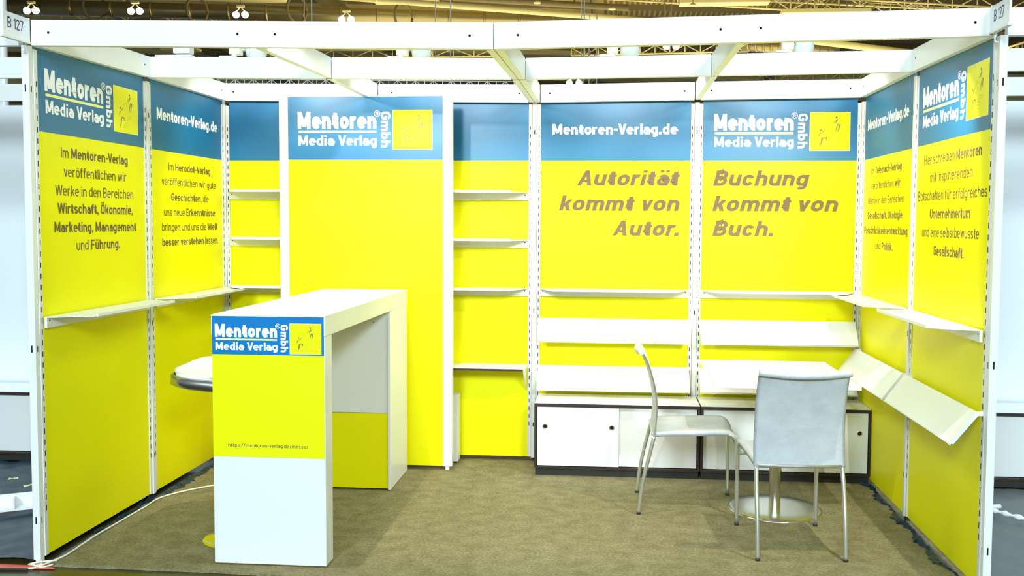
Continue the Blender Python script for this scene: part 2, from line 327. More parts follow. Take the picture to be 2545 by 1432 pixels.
def logo(parent, fr, u0, v0, w, n, hh=None, mw=None, my=None):
    s = w/2240.0; k = 1.0 if hh is None else hh/(w*655/2240.)
    X = lambda x: u0+(x-135)*s
    Y = lambda y: v0+(750-y)*s*k
    mw = mw or m_txtw; my = my or m_yel
    mb = MB(); put_text(mb, fr, 'Mentoren', X(135), X(1450), Y(403), Y(120)-Y(403), n, wt=0.25)
    put_text(mb, fr, 'Media Verlag', X(145), X(1455), Y(682), Y(512)-Y(682), n, wt=0.20)
    put_text(mb, fr, 'Gmbh', X(1523), X(1680), Y(122), Y(712), n, wt=0.21, rot=True)
    c = fr.p(X(1462), Y(153), n); R = 53*s
    ring = lambda r: [fr.p(X(1462)+r*math.cos(t*PI/14), Y(153)+r*math.sin(t*PI/14)*k, n) for t in range(28)]
    for a, b in ((R, R*0.80),):
        A = ring(a); B = ring(b); mb.add(A+B, [(i, (i+1) % 28, 28+(i+1) % 28, 28+i) for i in range(28)])
    put_text(mb, fr, 'R', X(1440), X(1486), Y(180), Y(126)-Y(180), n, wt=0.16)
    mb.build('lettering', mw, parent)
    mb = MB(); fr.box(mb, X(150), X(1448), n-0.0004, n, Y(468), Y(432)); mb.build('underline', m_txtlite, parent)
    mb = MB(); fr.box(mb, X(1712), X(2375), n-0.0004, n, Y(752), Y(93)); mb.build('emblem_border', m_txtlite, parent)
    mb = MB(); fr.box(mb, X(1724), X(2363), n-0.0002, n+0.0003, Y(742), Y(103)); mb.build('emblem', my, parent)
    sx = lambda q: X(1715+q*655); sy = lambda q: Y(95+q*655); nn = n+0.0006
    mb = MB(); ms = MB()
    def disc(cx, cy, r): mb.add([fr.p(sx(cx)+r*655*s*math.cos(t*PI/8), sy(cy)+r*655*s*k*math.sin(t*PI/8), nn) for t in range(16)], [tuple(range(16))])
    def stroke(b, pts, wd):
        P = [Vector((sx(x), sy(y))) for x, y in pts]; L = []; R_ = []
        for i, p in enumerate(P):
            d = (P[min(i+1, len(P)-1)]-P[max(i-1, 0)]).normalized(); t = Vector((-d.y, d.x))*wd[i]*655*s*0.68; L.append(p+t); R_.append(p-t)
        vs = [fr.p(q.x, q.y, nn) for q in L+R_]; m = len(P); b.add(vs, [(i, i+1, m+i+1, m+i) for i in range(m-1)])
    disc(.657, .14, .028); disc(.278, .466, .026)
    stroke(mb, [(.687,.183),(.645,.255),(.595,.31)], [.03,.02,.004]); stroke(mb, [(.65,.20),(.60,.25),(.54,.297)], [.004,.012,.004])
    stroke(mb, [(.698,.31),(.66,.42),(.637,.527)], [.022,.02,.004]); stroke(mb, [(.753,.31),(.72,.42),(.698,.527)], [.03,.024,.004])
    stroke(mb, [(.397,.423),(.35,.48),(.313,.519)], [.004,.012,.022]); stroke(mb, [(.278,.522),(.238,.585),(.222,.657)], [.014,.018,.004])
    stroke(mb, [(.32,.664),(.417,.664)], [.016,.016]); stroke(mb, [(.417,.66),(.413,.74)], [.026,.006]); stroke(mb, [(.315,.67),(.29,.80),(.248,.908)], [.036,.026,.004])
    stroke(mb, [(.42,.40),(.53,.31)], [.004,.004])
    mb.build('emblem_figures', m_fig, parent)
    for a, b, c_, d in ((.575,.612,.775,.612),(.535,.667,.752,.655),(.49,.72,.69,.715),(.45,.78,.64,.775),(.40,.833,.59,.83),(.37,.88,.53,.875)):
        stroke(ms, [(a,b),(c_,d)], [.011,.004])
    ms.build('emblem_stairs', m_stair, parent)

# ------------------------------------------------------------------ floor, carpet, roof
mb = MB(); mb.box(-30, 34, -20, 60, -0.05, -0.012); o = mb.build('floor', m_floor); o['kind'] = 'structure'
mb = MB(); mb.box(0.0, 4.24, 0.0, 2.13, -0.012, 0.0)
mb2 = MB(); mb2.prism([(0.03,-0.01,-0.011),(0.8,-0.02,-0.011),(1.4,-0.005,-0.011),(4.24,-0.02,-0.011),(4.24,2.13,-0.011),(0.03,2.13,-0.011)], (0,0,0.011))
# the carpet runs on a little past the front posts on the right half
mb2 = MB(); mb2.prism([(0.05,-0.012,-0.011),(0.85,-0.02,-0.011),(1.5,-0.06,-0.011),(2.4,-0.35,-0.011),(4.235,-0.42,-0.011),(4.235,2.13,-0.011),(0.05,2.13,-0.011)], (0,0,0.011))
tag(mb2.build('carpet', m_carpet), 'mottled grey brown carpet covering the whole booth floor', 'carpet')

roof = struct('ceiling')
mb = MB(); mb.box(-70, 80, 6, 150, 13.0, 13.2); mb.build('roof_deck', m_roof, roof)
for i in range(26):     # ribs of the trapezoidal deck, real depth
    y = 12+i*4.6
    mb = MB(); mb.hexa([Vector(p) for p in ((-60,y-8,12.72),(80,y+14,12.72),(80,y+14.22,12.72),(-60,y-7.78,12.72),(-60,y-8,13.0),(80,y+14,13.0),(80,y+14.22,13.0),(-60,y-7.78,13.0))])
    mb.build('purlin', m_roofd if i % 2 else m_truss, roof)
for x in (-24, -12, 1, 14, 27, 40):
    mb = MB(); mb.box(x, x+0.35, 6, 140, 12.3, 13.0); mb.build('roof_beam', m_roofd, roof)
# corrugations where the deck can be told apart (right half)
mb = MB()
for i in range(150):
    x = 2+i*0.28; mb.box(x, x+0.12, 30, 62, 12.94, 13.0)
mb.build('deck_ribs', m_roofd, roof, kind='stuff')

def pipe(name, a, b, r, m, label, n=20, rings=0, group=None):
    t = thing(name, label, 'duct', a, 0, group); a = Vector(a); b = Vector(b)
    MB().tube([(0,0,0), b-a], r, n).build('tube', m, t)
    d = (b-a)
    for q in (0.25, 0.75): MB().tube([d*q, d*q+Vector((0,0,12.9-(a+d*q).z))], 0.02, 6).build('hanger', m_roofd, t)
    for i in range(rings):
        c = d*((i+0.5)/rings); MB().tube([c-d.normalized()*0.05, c+d.normalized()*0.05], r*1.05, n).build('joint_ring', m, t)
    return t
D0 = W(24, 16, 31); D1 = W(1240, 48, 36)
duct = pipe('air_duct', D0, D0+(D1-D0)*1.7, 0.30, m_duct, 'large round ribbed metal air duct crossing the hall roof at upper left', rings=22)
for px, py in ((234, 16), (490, 24), (738, 22), (1003, 40)):
    c = W(px, py, 31.6)-D0; mb = MB()
    mb.tube([c+Vector((0.32*math.cos(t*PI/12)*0.8, 0.35*math.cos(t*PI/12), 0.50*math.sin(t*PI/12)-0.02)) for t in range(25)], 0.05, 8); mb.build('suspension_loop', m_roofd, duct)
pipe('air_duct', W(840, -8, 27), W(1900, 74, 31), 0.10, m_truss, 'slim pale pipe running above and right of the large round duct', rings=6)
pipe('air_duct', W(1000, -14, 30), W(1560, 20, 33), 0.12, m_roofd, 'dark pipe near the roof over the middle of the front fascia')
pipe('air_duct', W(1800, 105, 38), W(2080, 128, 35), 0.28, m_duct, 'short ribbed duct seen between the two right fascia rows', rings=14)
pipe('air_duct', W(1990, 98, 30), W(2420, 150, 33), 0.12, m_truss, 'pale pipe seen above the right end of the middle fascia')

def truss(name, a, b, h, r, m, n, label, group=None):
    a = Vector(a); b = Vector(b); t = thing(name, label, 'truss', a, 0, group); d = b-a; H = Vector((0,0,h))
    MB().tube([(0,0,0), d], r, 8).build('chord', m, t); MB().tube([H, d+H], r, 8).build('chord', m, t)
    for i in range(n):
        p = d*(i/n); q = d*((i+1)/n)
        MB().tube([p, p+H] if i % 2 else [p, p+H], r*0.7, 6).build('strut', m, t)
        MB().tube([p, q+H] if i % 2 else [p+H, q], r*0.6, 6).build('strut', m, t)
    return t
truss('roof_truss', W(40, 47, 33), W(1230, 66, 36), 0.42, 0.035, m_truss, 22, 'long low roof truss below the large round duct')
truss('roof_truss', W(1480, -4, 34), W(2560, 62, 28), 0.5, 0.035, m_truss, 18, 'pale roof truss over the right half, lower of three')
truss('roof_truss', W(1800, -2, 40), W(2560, 34, 32), 0.55, 0.04, m_truss, 14, 'pale roof truss at the upper right, middle of three')
truss('roof_truss', W(1900, 22, 48), W(2560, 70, 44), 0.7, 0.04, m_truss, 14, 'pale roof truss at the upper right, farthest of three')
truss('roof_truss', W(1420, 138, 40), W(1860, 128, 36), 0.35, 0.035, m_truss, 12, 'roof truss seen below the front fascia right of the centre')
truss('roof_truss', W(640, 146, 46), W(1230, 140, 44), 0.4, 0.04, m_truss, 12, 'roof truss seen below the front fascia left of the centre')
truss('roof_truss', W(1840, 206, 60), W(2230, 200, 52), 0.5, 0.05, m_truss, 12, 'roof truss seen over the back wall at the right')
truss('roof_truss', W(2500, 150, 24), W(2620, 118, 20), 0.35, 0.03, m_truss, 8, 'roof truss seen through the gap right of the booth')
_t = truss('stage_truss', W(540, 215, 7.0), W(1300, 222, 7.4), 0.09, 0.008, m_trussw, 34, 'silver lighting truss just behind the back wall')
for q in (0.02, 0.98):
    _d = W(1300, 222, 7.4)-W(540, 215, 7.0); MB().tube([_d*q, Vector((_d.x*q, _d.y*q, -W(540, 215, 7.0).z))], 0.02, 8).build('leg', m_trussw, _t)
truss('stage_truss', Vector((W(1466, 216, 9.0).x, 9.0, 0)), W(1464, 108, 9.0), 0.0, 0.012, m_trussw, 1, 'silver upright pole behind the middle fascia')
mb = MB(); c = W(1474, 140, 12)
t = thing('rusty_truss_tower', 'rust coloured lattice tower behind the middle fascia', 'truss', c-Vector((0,0,0.6)))
for i in range(9):
    z = i*0.13; MB().tube([(-0.05,0,z),(0.05,0,z+0.13)], 0.008, 6).build('strut', mat('rust', (0.35,0.14,0.05), 0.7) if i == 0 else bpy.data.materials['rust'], t)
for s in (-1, 1): MB().tube([(0.06*s,0,-(c.z-0.6)),(0.06*s,0,1.3)], 0.010, 6).build('chord', m_trussw, t)

# light panels and boxes of the roof
for px, py, w_, y, lab in ((1010, 3, 1.3, 34, 'pale roof light strip above the large duct'), (520, 1, 3.2, 33, 'long pale roof light strip at the upper left'),
                        (1800, 6, 1.6, 31, 'pale boxed roof unit at the top right of the centre'), (2050, 30, 1.5, 30, 'pale boxed roof unit over the right fascia'),
                        (450, 124, 0.9, 40, 'pale strip seen below the left end of the front fascia'), (150, -2, 2.6, 33, 'pale roof light strip over the left sign')):
    c = W(px, py, y); mb = MB(); mb.box(-w_, w_, -0.3, 0.3, -0.07, 0.07)
    tag(mb.build('roof_panel', m_truss, bevel=0.02), lab, 'panel').location = c
# hall lamps
def hall_lamp(px, py, y, lab, g='paired hall lamps'):
    c = W(px, py, y); t = thing('hall_lamp', lab, 'lamp', c, 0, g); sep = 0.165*y/29
    for s in (-1, 1):
        MB().lathe([(0.0001,-0.12),(0.07,-0.10),(0.125,-0.03),(0.125,0.04),(0.08,0.10),(0.03,0.12)], (s*sep,0,0), n=16).build('globe', m_bulb, t)
        MB().tube([(s*sep,0,0.11),(s*0.03,0,0.26)], 0.02, 8).build('arm', m_truss, t)
    MB().box(-0.14, 0.14, -0.06, 0.06, 0.27, 0.34).build('ballast', m_truss, t, bevel=0.01)
    MB().tube([(0,0,0.34),(0,0,12.95-c.z)], 0.012, 6).build('hanger', m_roofd, t)
for a in ((78,27,29,'pair of glowing hall lamps right above the left booth sign'),(336,28,29,'second pair of glowing hall lamps from the left'),(598,37,29.5,'third pair of glowing hall lamps from the left'),
          (861,49,30,'fourth pair of glowing hall lamps, touching the front fascia'),(1668,116,31,'pair of glowing hall lamps just below the right front fascia'),(1427,206,34,'pair of glowing hall lamps just over the back wall')): hall_lamp(*a)
for px, y in ((757,16),(775,13),(1082,15),(1120,13),(1445,15),(1452,14)):
    a = W(px, 70, y); MB_ = MB().tube([(0,0,-1.2),(0,0,3.0)], 0.009 if px not in (775,1120,1452) else 0.014, 6)
    o = MB_.build('hanging_cable', m_cable); o.location = a
    tag(o, {757:'thin hanging cable left of centre above the fascia, left one of its pair',775:'thicker hanging cable left of centre above the fascia, right one of its pair',1082:'thin hanging cable close left of the fascia joint, left one of its pair',
        1120:'thicker hanging cable close left of the fascia joint, right one of its pair',1445:'thin hanging cable right of the fascia joint, left one of its pair',1452:'thicker hanging cable right of the fascia joint, right one of its pair'}[px], 'cable', 'cables hanging from the hall roof')
for px, py, lab in ((1335,6,'round pale roof loudspeaker nearest the fascia joint'),(1521,22,'round pale roof loudspeaker, second from the fascia joint'),(1722,12,'round pale roof loudspeaker over the right front fascia')):
    c = W(px, py, 26); t = thing('roof_loudspeaker', lab, 'loudspeaker', c, 0, 'round roof loudspeakers')
    MB().lathe([(0.0001,0.05),(0.05,0.05),(0.12,0.0),(0.11,-0.03),(0.0001,-0.035)], n=20).build('body', m_truss, t)
    MB().tube([(0,0,0.05),(0,0,1.5)], 0.01, 6).build('hanger', m_roofd, t)
mb = MB(); mb.box(-0.45, 0.055, 0.0, 0.06, 0, 8)
o = mb.build('hall_column', m_white, bevel=0.02); p = W(8, 60, 3.0); o.location = (p.x-0.055, 3.0, 0); tag(o, 'white hall column behind the left booth sign', 'column')

# ------------------------------------------------------------------ booth walls
wl = struct('wall_left'); wb = struct('wall_back'); wr = struct('wall_right')
ZT = 2.402; ZY = 1.995
def panel(fr, parent, u0, u1, lab, two=True):
    mb = MB()
    fr.box(mb, u0, u1, -0.012, 0, 0.03, ZY, 0)
    fr.box(mb, u0, u1, -0.012, 0, ZY, ZT if two else ZT, 1)
    return mb.build('printed_panel', [m_yel, m_blue], parent, label=lab)
SL = {}
def post(fr, parent, u, sides, centre=True, outer=0):
    """upright: square tube plus slotted flanges on the given sides (-1, +1 along u)"""
    mb = MB(); fr.box(mb, u-0.0145, u+0.0145, -0.03, 0.012, 0.025, 2.368); t = mb.build('upright_post', m_post, parent, bevel=0.002)
    for s in sides:
        mb = MB(); fr.box(mb, u+s*0.0165, u+s*0.0385, -0.03, 0.005, 0.03, 2.36); mb.build('slotted_flange', m_post, t)
    ms = MB()
    for s in sides:
        z = 0.24
        while z < 2.20: fr.box(ms, u+s*0.0262, u+s*0.0308, 0.004, 0.0056, z, z+0.025); z += 0.0514
    if centre:
        for z in (0.235, 0.995, 2.165): fr.box(ms, u-0.003, u+0.003, 0.011, 0.0127, z, z+0.028)
    ms.build('slot', m_slot, t, kind='stuff')
    mf = MB(); fr.box(mf, u-0.012, u+0.012, -0.025, 0.0, -0.004, 0.03); mf.build('levelling_foot', m_rubber, t)
H = 0.0395
# left wall
p1 = panel(FL, wl, H, 1.05-H, 'front panel of the left wall with logo and six text lines')
p2 = panel(FL, wl, 1.05+H, 2.1-H, 'rear panel of the left wall with web address and text')
post(FL, wl, 1.05, (-1, 1)); post(FL, wl, 2.1-0.0, (-1,), centre=False)
# right wall (u = -y)
p3 = panel(FR, wr, -(2.1-H), -(1.05+H), 'rear panel of the right wall with web address and text')
p4 = panel(FR, wr, -(1.05-H), -H, 'front panel of the right wall with logo and six text lines')
post(FR, wr, -1.05, (-1, 1)); post(FR, wr, -2.1, (1,), centre=False)
# back wall
pa = panel(FB, wb, H, 1.05-H, 'back wall panel behind the three shelves left of the banner')
pb = panel(FB, wb, 1.05+H, 2.1-H, 'back wall panel behind the three shelves right of the banner')
pc = panel(FB, wb, 2.1+H, 3.15-H, 'back wall panel reading Autorität kommt von Autor')
pd = panel(FB, wb, 3.15+H, 4.2-H, 'back wall panel reading Buchung kommt von Buch')
for u in (1.05, 2.1, 3.15): post(FB, wb, u, (-1, 1))
post(FB, wb, 0, (1,), centre=False); post(FB, wb, 4.2, (-1,), centre=False)
# backing behind everything so that no light leaks through the joints
# front posts
def front_post(x, s, parent):
    # square post, outer white face towards the aisle, flange along the side wall
    mb = MB(); mb.box(x-0.034*(1 if s > 0 else 0)+(0 if s > 0 else -0.0), x+(0.034 if s < 0 else 0.0), -0.02, 0.012, 0.02, 2.372)
    t = mb.build('upright_post', m_white, parent, bevel=0.002)
    fr = FL if s > 0 else FR; u = (lambda y: y) if s > 0 else (lambda y: -y)
    mb = MB(); fr.box(mb, u(0.0135), u(0.0385), -0.03, 0.0035, 0.03, 2.36); mb.build('slotted_flange', m_post, t)
    ms = MB(); z = 0.24
    while z < 2.20: fr.box(ms, u(0.0262), u(0.0308), 0.003, 0.0045, z, z+0.025); z += 0.0514
    for z in (0.19, 0.985, 2.165):
        cx = x-0.017*s; ms.box(cx-0.003, cx+0.003, -0.0212, -0.0195, z, z+0.032)
        fr.box(ms, u(-0.006), u(-0.001), -0.001, 0.0006, z, z+0.028)
    ms.build('slot', m_slot, t, kind='stuff')
    mb = MB(); mb.box(x-0.03*(s > 0), x+0.03*(s < 0), -0.01, 0.01, -0.011, 0.022); mb.build('levelling_foot', m_white, t)
front_post(0.0, 1, wl); front_post(4.2, -1, wr)

# printed texts -----------------------------------------------------
N1 = 0.0008
logo(p1, FL, 0.095, 2.058, 0.853, N1, hh=0.240)
text(p1, FL, [("Im *Mentoren-Verlag*",.214,.83,1.887),("veröffentlichen wir",.233,.815,1.797),("Werke in den Bereichen",.161,.884,1.706),("*Wirtschaft, Ökonomie,*",.176,.874,1.621),("*Marketing, Management*",.147,.908,1.531),("und *Führung.*",.327,.736,1.442)], 0.050, N1, m_txtg)
text(p2, FL, [("Mentoren-Verlag.de",1.165,2.0,2.172)], 0.068, N1, m_txtw, wt=0.215)
text(p2, FL, [("Im *Herodot-Verlag*",1.301,1.878,1.886),("veröffentlichen wir gute",1.215,1.964,1.798),("*Geschichten*, die",1.329,1.849,1.707),("uns neue *Erkenntnisse*",1.233,1.948,1.618),("bringen und uns die *Welt*",1.208,1.977,1.529),("*besser verstehen* lassen.",1.208,1.984,1.440)], 0.046, N1, m_txtg)
text(p3, FR, [("Mentoren-Verlag.de",-1.995,-1.162,2.174)], 0.068, N1, m_txtw, wt=0.215)
text(p3, FR, [("Im *Telemach-Verlag*",-1.887,-1.274,1.894),("veröffentlichen *wir*",-1.882,-1.294,1.803),("Werke in den Bereichen",-1.951,-1.218,1.713),("*Gesellschaft, Ökologie,*",-1.950,-1.226,1.623),("*Persönlichkeitsentwicklung*",-2.021,-1.143,1.532),("und *Politik.*",-1.761,-1.407,1.440)], 0.045, N1, m_txtg)
logo(p4, FR, -0.936, 2.058, 0.856, N1, hh=0.240)
text(p4, FR, [("Hier schreiben *Mentoren*",-.896,-.136,1.892),("mit inspirierenden",-.798,-.235,1.802),("Botschaften für erfolgreiches",-.974,-.064,1.711),("*Unternehmertum*",-.790,-.249,1.620),("und eine selbstbewusste",-.899,-.138,1.529),("*Gesellschaft.*",-.716,-.313,1.438)], 0.050, N1, m_txtg)
text(pc, FB, [("Mentoren-Verlag.de",2.216,3.033,2.164)], 0.069, N1, m_txtw, wt=0.215)
text(pc, FB, [("Autorität",2.377,3.046,1.833),("kommt von",2.261,3.046,1.669),("Autor.",2.612,3.044,1.507)], 0.099, N1, m_txtg, wt=0.20, shear=0.20)
logo(pd, FB, 3.257, 2.058, 0.860, N1, hh=0.245)
text(pd, FB, [("Buchung",3.258,3.87,1.833),("kommt von",3.255,4.053,1.670),("Buch.",3.258,3.648,1.509)], 0.099, N1, m_txtg, wt=0.20, shear=0.20)

# ------------------------------------------------------------------ fascia beams
ROW = {0: (-0.02, 2.370, 0.036), 1: (1.03, 2.388, 0.026), 2: (2.052, 2.390, 0.023)}
def zb(x, row): _, b, s = ROW[row]; return b-s*max(0, 1-abs(x-2.1)/2.1)
TH, HT = 0.034, 0.114
def beam_x(row, x0, x1, lab, holes=(), ends=(0,0)):
    y = ROW[row][0]; a, b = zb(x0, row), zb(x1, row)
    t = thing('fascia_beam', lab, 'beam', (x0, y, a), 0, 'overhead fascia beams')
    mb = MB(); d = x1-x0-0.0015; e = b-a
    mb.hexa([(0,0,0),(d,0,e),(d,TH,e),(0,TH,0),(0,0,HT),(d,0,HT+e),(d,TH,HT+e),(0,TH,HT)])
    mb.build('beam_body', m_white, t, bevel=0.0015)
    for hx in holes:
        MB().lathe([(0.0055,-0.0006),(0.0055,0.001),(0.0001,0.001)], (hx-x0, 0, e*(hx-x0)/d+0.053+0.004), (0,-1,0), n=12).build('bolt_hole', m_slot, t)
    return t
beam_x(0, 0.015, 2.0985, 'left half of the front fascia, white board with four bolts', (0.096,0.966,1.134,1.995))
beam_x(0, 2.1015, 4.185, 'right half of the front fascia, white board with four bolts', (2.204,3.062,3.229,4.099))
beam_x(1, 0.03, 1.03, 'middle fascia row, leftmost board'); beam_x(1, 1.07, 2.06, 'middle fascia row, board left of the double centre rail')
beam_x(1, 2.14, 3.13, 'middle fascia row, board right of the double centre rail'); beam_x(1, 3.17, 4.17, 'middle fascia row, rightmost board')
beam_x(2, 0.03, 1.03, 'back fascia board over the shelves left of the banner', (0.09, 0.95)); beam_x(2, 1.07, 2.06, 'back fascia board over the shelves right of the banner', (1.16, 2.0))
beam_x(2, 2.14, 3.13, 'back fascia board over the Autorität panel', (2.20, 3.065)); beam_x(2, 3.17, 4.17, 'back fascia board over the Buchung panel', (3.235, 4.10))
def beam_y(x, r0, r1, lab, hole=False, wdt=TH):
    y0 = ROW[r0][0]+TH+0.001; y1 = ROW[r1][0]-0.001; a, b = zb(x, r0), zb(x, r1)
    t = thing('fascia_beam', lab, 'beam', (x-wdt/2, y0, a), 0, 'overhead fascia beams'); d = y1-y0; e = b-a; mb = MB()
    mb.hexa([(0,0,0),(wdt,0,0),(wdt,d,e),(0,d,e),(0,0,HT),(wdt,0,HT),(wdt,d,HT+e),(0,d,HT+e)])
    mb.build('beam_body', m_white, t, bevel=0.0015)
    if hole: MB().lathe([(0.0045,-0.0006),(0.0045,0.001),(0.0001,0.001)], (wdt if x < 2 else 0, d-0.06, 0.06+e), (1 if x < 2 else -1,0,0), n=12).build('bolt_hole', m_slot, t)
for x, nm in ((0.0185, 'left side rail over the left wall'), (1.05, 'cross rail left of the banner top'), (3.15, 'cross rail between the two right back panels'), (4.1815, 'right side rail over the right wall')):
    beam_y(x, 0, 1, nm+', front piece', x < 1 or x > 4); beam_y(x, 1, 2, nm+', rear piece', x < 1 or x > 4)
for x, nm in ((2.081, 'left of the twin centre rails'), (2.119, 'right of the twin centre rails')):
    beam_y(x, 0, 1, nm+', front piece'); beam_y(x, 1, 2, nm+', rear piece')

# ------------------------------------------------------------------ booth number signs
def sign(x, face, lab):
    # flag sign running forward from the corner post, lettered on the side towards the booth
    t = thing('booth_sign', lab, 'sign', (x, -0.02, 2.375), 0, 'booth number signs'); s = face
    mb = MB(); mb.box(-0.005, 0.005, -0.185, -0.002, 0.008, 0.112); mb.build('sign_plate', m_white, t, bevel=0.001)
    mb = MB(); mb.box(-0.010, 0.010, -0.19, 0.0, 0.0, 0.008); mb.box(-0.007, 0.007, -0.004, 0.0, 0.0, 0.114); mb.build('sign_rail', m_post, t)
    fr = Frame((s*0.0055, 0, 0), (0, 1, 0) if s > 0 else (0, -1, 0), (s, 0, 0))
    mb = MB()
    if s > 0: put_text(mb, fr, 'B 127', -0.155, -0.045, 0.045, 0.046, 0.0004, wt=0.10)
    else: put_text(mb, fr, 'B 127', 0.035, 0.135, 0.045, 0.046, 0.0004, wt=0.10)
    mb.build('lettering', m_navy, t)
    hk = MB(); hk.tube([(-s*0.006,-0.02,0.0),(-s*0.006,-0.02,-0.028),(-s*0.012,-0.02,-0.036),(-s*0.020,-0.02,-0.034)], 0.003, 8); hk.build('hook', m_white, t)
sign(0.004, 1, 'white B 127 sign sticking out at the left front corner'); sign(4.165, -1, 'white B 127 sign sticking out at the right front corner')

# ------------------------------------------------------------------ booth spotlights on the inside of the front fascia
def spot(x, lab):
    zt = zb(x, 1)+HT-2.53
    t = thing('arm_spotlight', lab, 'spotlight', (x, 1.12, 2.53), 0, 'spotlights on the middle fascia')
    MB().lathe([(0.0001,-0.040),(0.02,-0.037),(0.036,-0.024),(0.050,-0.004),(0.054,0.02),(0.054,0.045)], (0,0,0.012), (0,1,-0.3), n=28).build('lamp_shade', m_shade, t)
    MB().lathe([(0.0001,0.040),(0.050,0.040),(0.050,0.043)], (0,0,0.012), (0,1,-0.3), n=28).build('lamp_glass', m_lens, t)
    MB().box(-0.125, -0.065, -0.06, 0.0, zt+0.022, zt+0.085).build('driver_box', m_white, t, bevel=0.004)
    MB().tube([(-0.075,-0.01,0.02),(-0.045,0,0.02)], 0.008, 8).build('joint', m_leg, t)
    MB().box(-0.165, -0.080, -0.095, -0.045, zt, zt+0.009).build('clamp_plate', m_white, t, bevel=0.002)
    MB().tube([(-0.10,-0.05,zt+0.005),(-0.10,-0.035,zt+0.03)], 0.014, 10).build('clamp_stem', m_white, t)
for x, l in zip(SPOT_X, ('leftmost white round spotlight on the middle fascia','white round spotlight on the middle fascia above the banner','white round spotlight on the middle fascia above the Autorität panel','rightmost white round spotlight on the middle fascia')): spot(x, l)
t = thing('junction_box', 'white box on the middle fascia at the left, left of the leftmost spotlight', 'box', (0.213, 1.06, zb(0.213, 1)+HT))
MB().box(-0.045, 0.05, -0.03, 0.03, 0.02, 0.09).build('box_body', m_white, t, bevel=0.003)
MB().box(-0.15, 0.06, -0.03, 0.02, 0, 0.012).build('bracket_plate', m_white, t, bevel=0.002); MB().box(-0.01, 0.02, -0.01, 0.01, 0.01, 0.022).build('stem', m_leg, t)
# ------------------------------------------------------------------ thin metal ledges
def make_ledge(lab):
    t = thing('metal_ledge', lab, 'shelf', (0,0,0), 0, 'thin white metal ledges')
    # local: u = x in [-0.48,0.48], wall at y=0, sticks out to -y
    MB().box(-0.487, 0.487, -0.018, -0.006, -0.052, -0.004).build('back_flange', m_white, t, bevel=0.001)
    mb = MB(); mb.prism([(-0.487,-0.006,-0.004),(-0.487,-0.02,-0.004),(-0.40,-0.20,-0.004),(0.40,-0.20,-0.004),(0.487,-0.02,-0.004),(0.487,-0.006,-0.004)], (0,0,0.004)); mb.build('plate', m_white, t)
    mb = MB(); mb.box(-0.39, 0.39, -0.21, -0.20, -0.006, 0.010); mb.build('front_lip', m_white, t, bevel=0.0015)
    for s in (-1, 1): MB().lathe([(0.004,-0.0005),(0.004,0.001),(0.0001,0.001)], (s*0.465,-0.018,-0.018), (0,-1,0), n=10).build('screw', m_slot, t)
    return t
led = make_ledge('highest white ledge left of the banner'); YB = 2.098
led.location = (0.525, YB, 1.785)
for x, y, z, r, l in ((0.525,YB,1.475,0,'middle white ledge left of the banner'),(0.525,YB,1.157,0,'lowest white ledge left of the banner'),
    (1.575,YB,1.785,0,'highest white ledge right of the banner'),(1.575,YB,1.475,0,'middle white ledge right of the banner'),(1.575,YB,1.157,0,'lowest thin white ledge right of the banner'),
    (2.625,YB,1.157,0,'white ledge under the words Autor on the back wall'),(3.675,YB,1.157,0,'white ledge under the word Buch on the back wall'),
    (0.003,0.525,1.143,PI/2,'white ledge on the front panel of the left wall'),(0.003,1.575,1.143,PI/2,'white ledge on the rear panel of the left wall'),
    (4.197,0.525,1.143,-PI/2,'white ledge on the front panel of the right wall'),(4.197,1.575,1.143,-PI/2,'white ledge on the rear panel of the right wall')):
    dup(led, loc=(x, y, z), rz=r, label=l)

# deep shelf right of the banner
t = thing('deep_shelf', 'deep white shelf with dark edge, lowest on the panel right of the banner', 'shelf', (1.575, 2.09, 0.65))
mb = MB(); mb.prism([(-0.49,0,-0.012),(-0.49,-0.212,-0.012),(0.475,-0.212,-0.012),(0.49,-0.01,-0.012)], (0,0,0.014)); mb.build('shelf_board', m_lam, t)
MB().box(-0.49, 0.475, -0.214, -0.2122, -0.014, -0.0005).build('edge_band', m_darkwood, t, label='dark brown front edge')
for s in (-1, 1): MB().prism([(s*0.478,0,-0.014),(s*0.478,-0.20,-0.014),(s*0.478,-0.19,-0.03),(s*0.478,0,-0.17)], (-s*0.004,0,0)).build('bracket', m_white, t)

# tilted display shelves
def make_display(lab):
    t = thing('tilted_display_shelf', lab, 'shelf', (0,0,0), 0, 'tilted white display shelves')
    mb = MB(); mb.prism([(-0.492,-0.030,0),(-0.492,-0.135,-0.140),(-0.492,-0.139,-0.137),(-0.492,-0.034,0.004)], (0.984,0,0)); mb.build('plate', m_white, t)
    mb = MB(); mb.prism([(-0.492,-0.135,-0.142),(-0.492,-0.150,-0.131),(-0.492,-0.152,-0.133),(-0.492,-0.137,-0.146)], (0.984,0,0)); mb.build('lip', m_white, t)
    for s in (-1, 1): MB().prism([(s*0.482,0,0.002),(s*0.482,0,-0.018),(s*0.482,-0.022,-0.018),(s*0.482,-0.121,-0.142),(s*0.482,-0.132,-0.139),(s*0.482,-0.032,0.0)], (-s*0.003,0,0)).build('end_bracket', m_white, t)
    return t
dsp = make_display('upper tilted white display shelf under the Autorität text'); dsp.location = (2.625, 2.094, 0.962)
for x, y, z, r, l in ((2.625,2.094,0.648,0,'lower tilted white display shelf under the Autorität text'),(3.675,2.094,0.962,0,'upper tilted white display shelf under the Buchung text'),
    (3.675,2.094,0.648,0,'lower tilted white display shelf behind the square table'),
    (4.196,0.498,0.797,-PI/2,'tilted white display shelf on the front panel of the right wall'),(4.196,1.528,0.797,-PI/2,'tilted white display shelf on the rear panel of the right wall')):
    dup(dsp, loc=(x, y, z), rz=r, label=l)

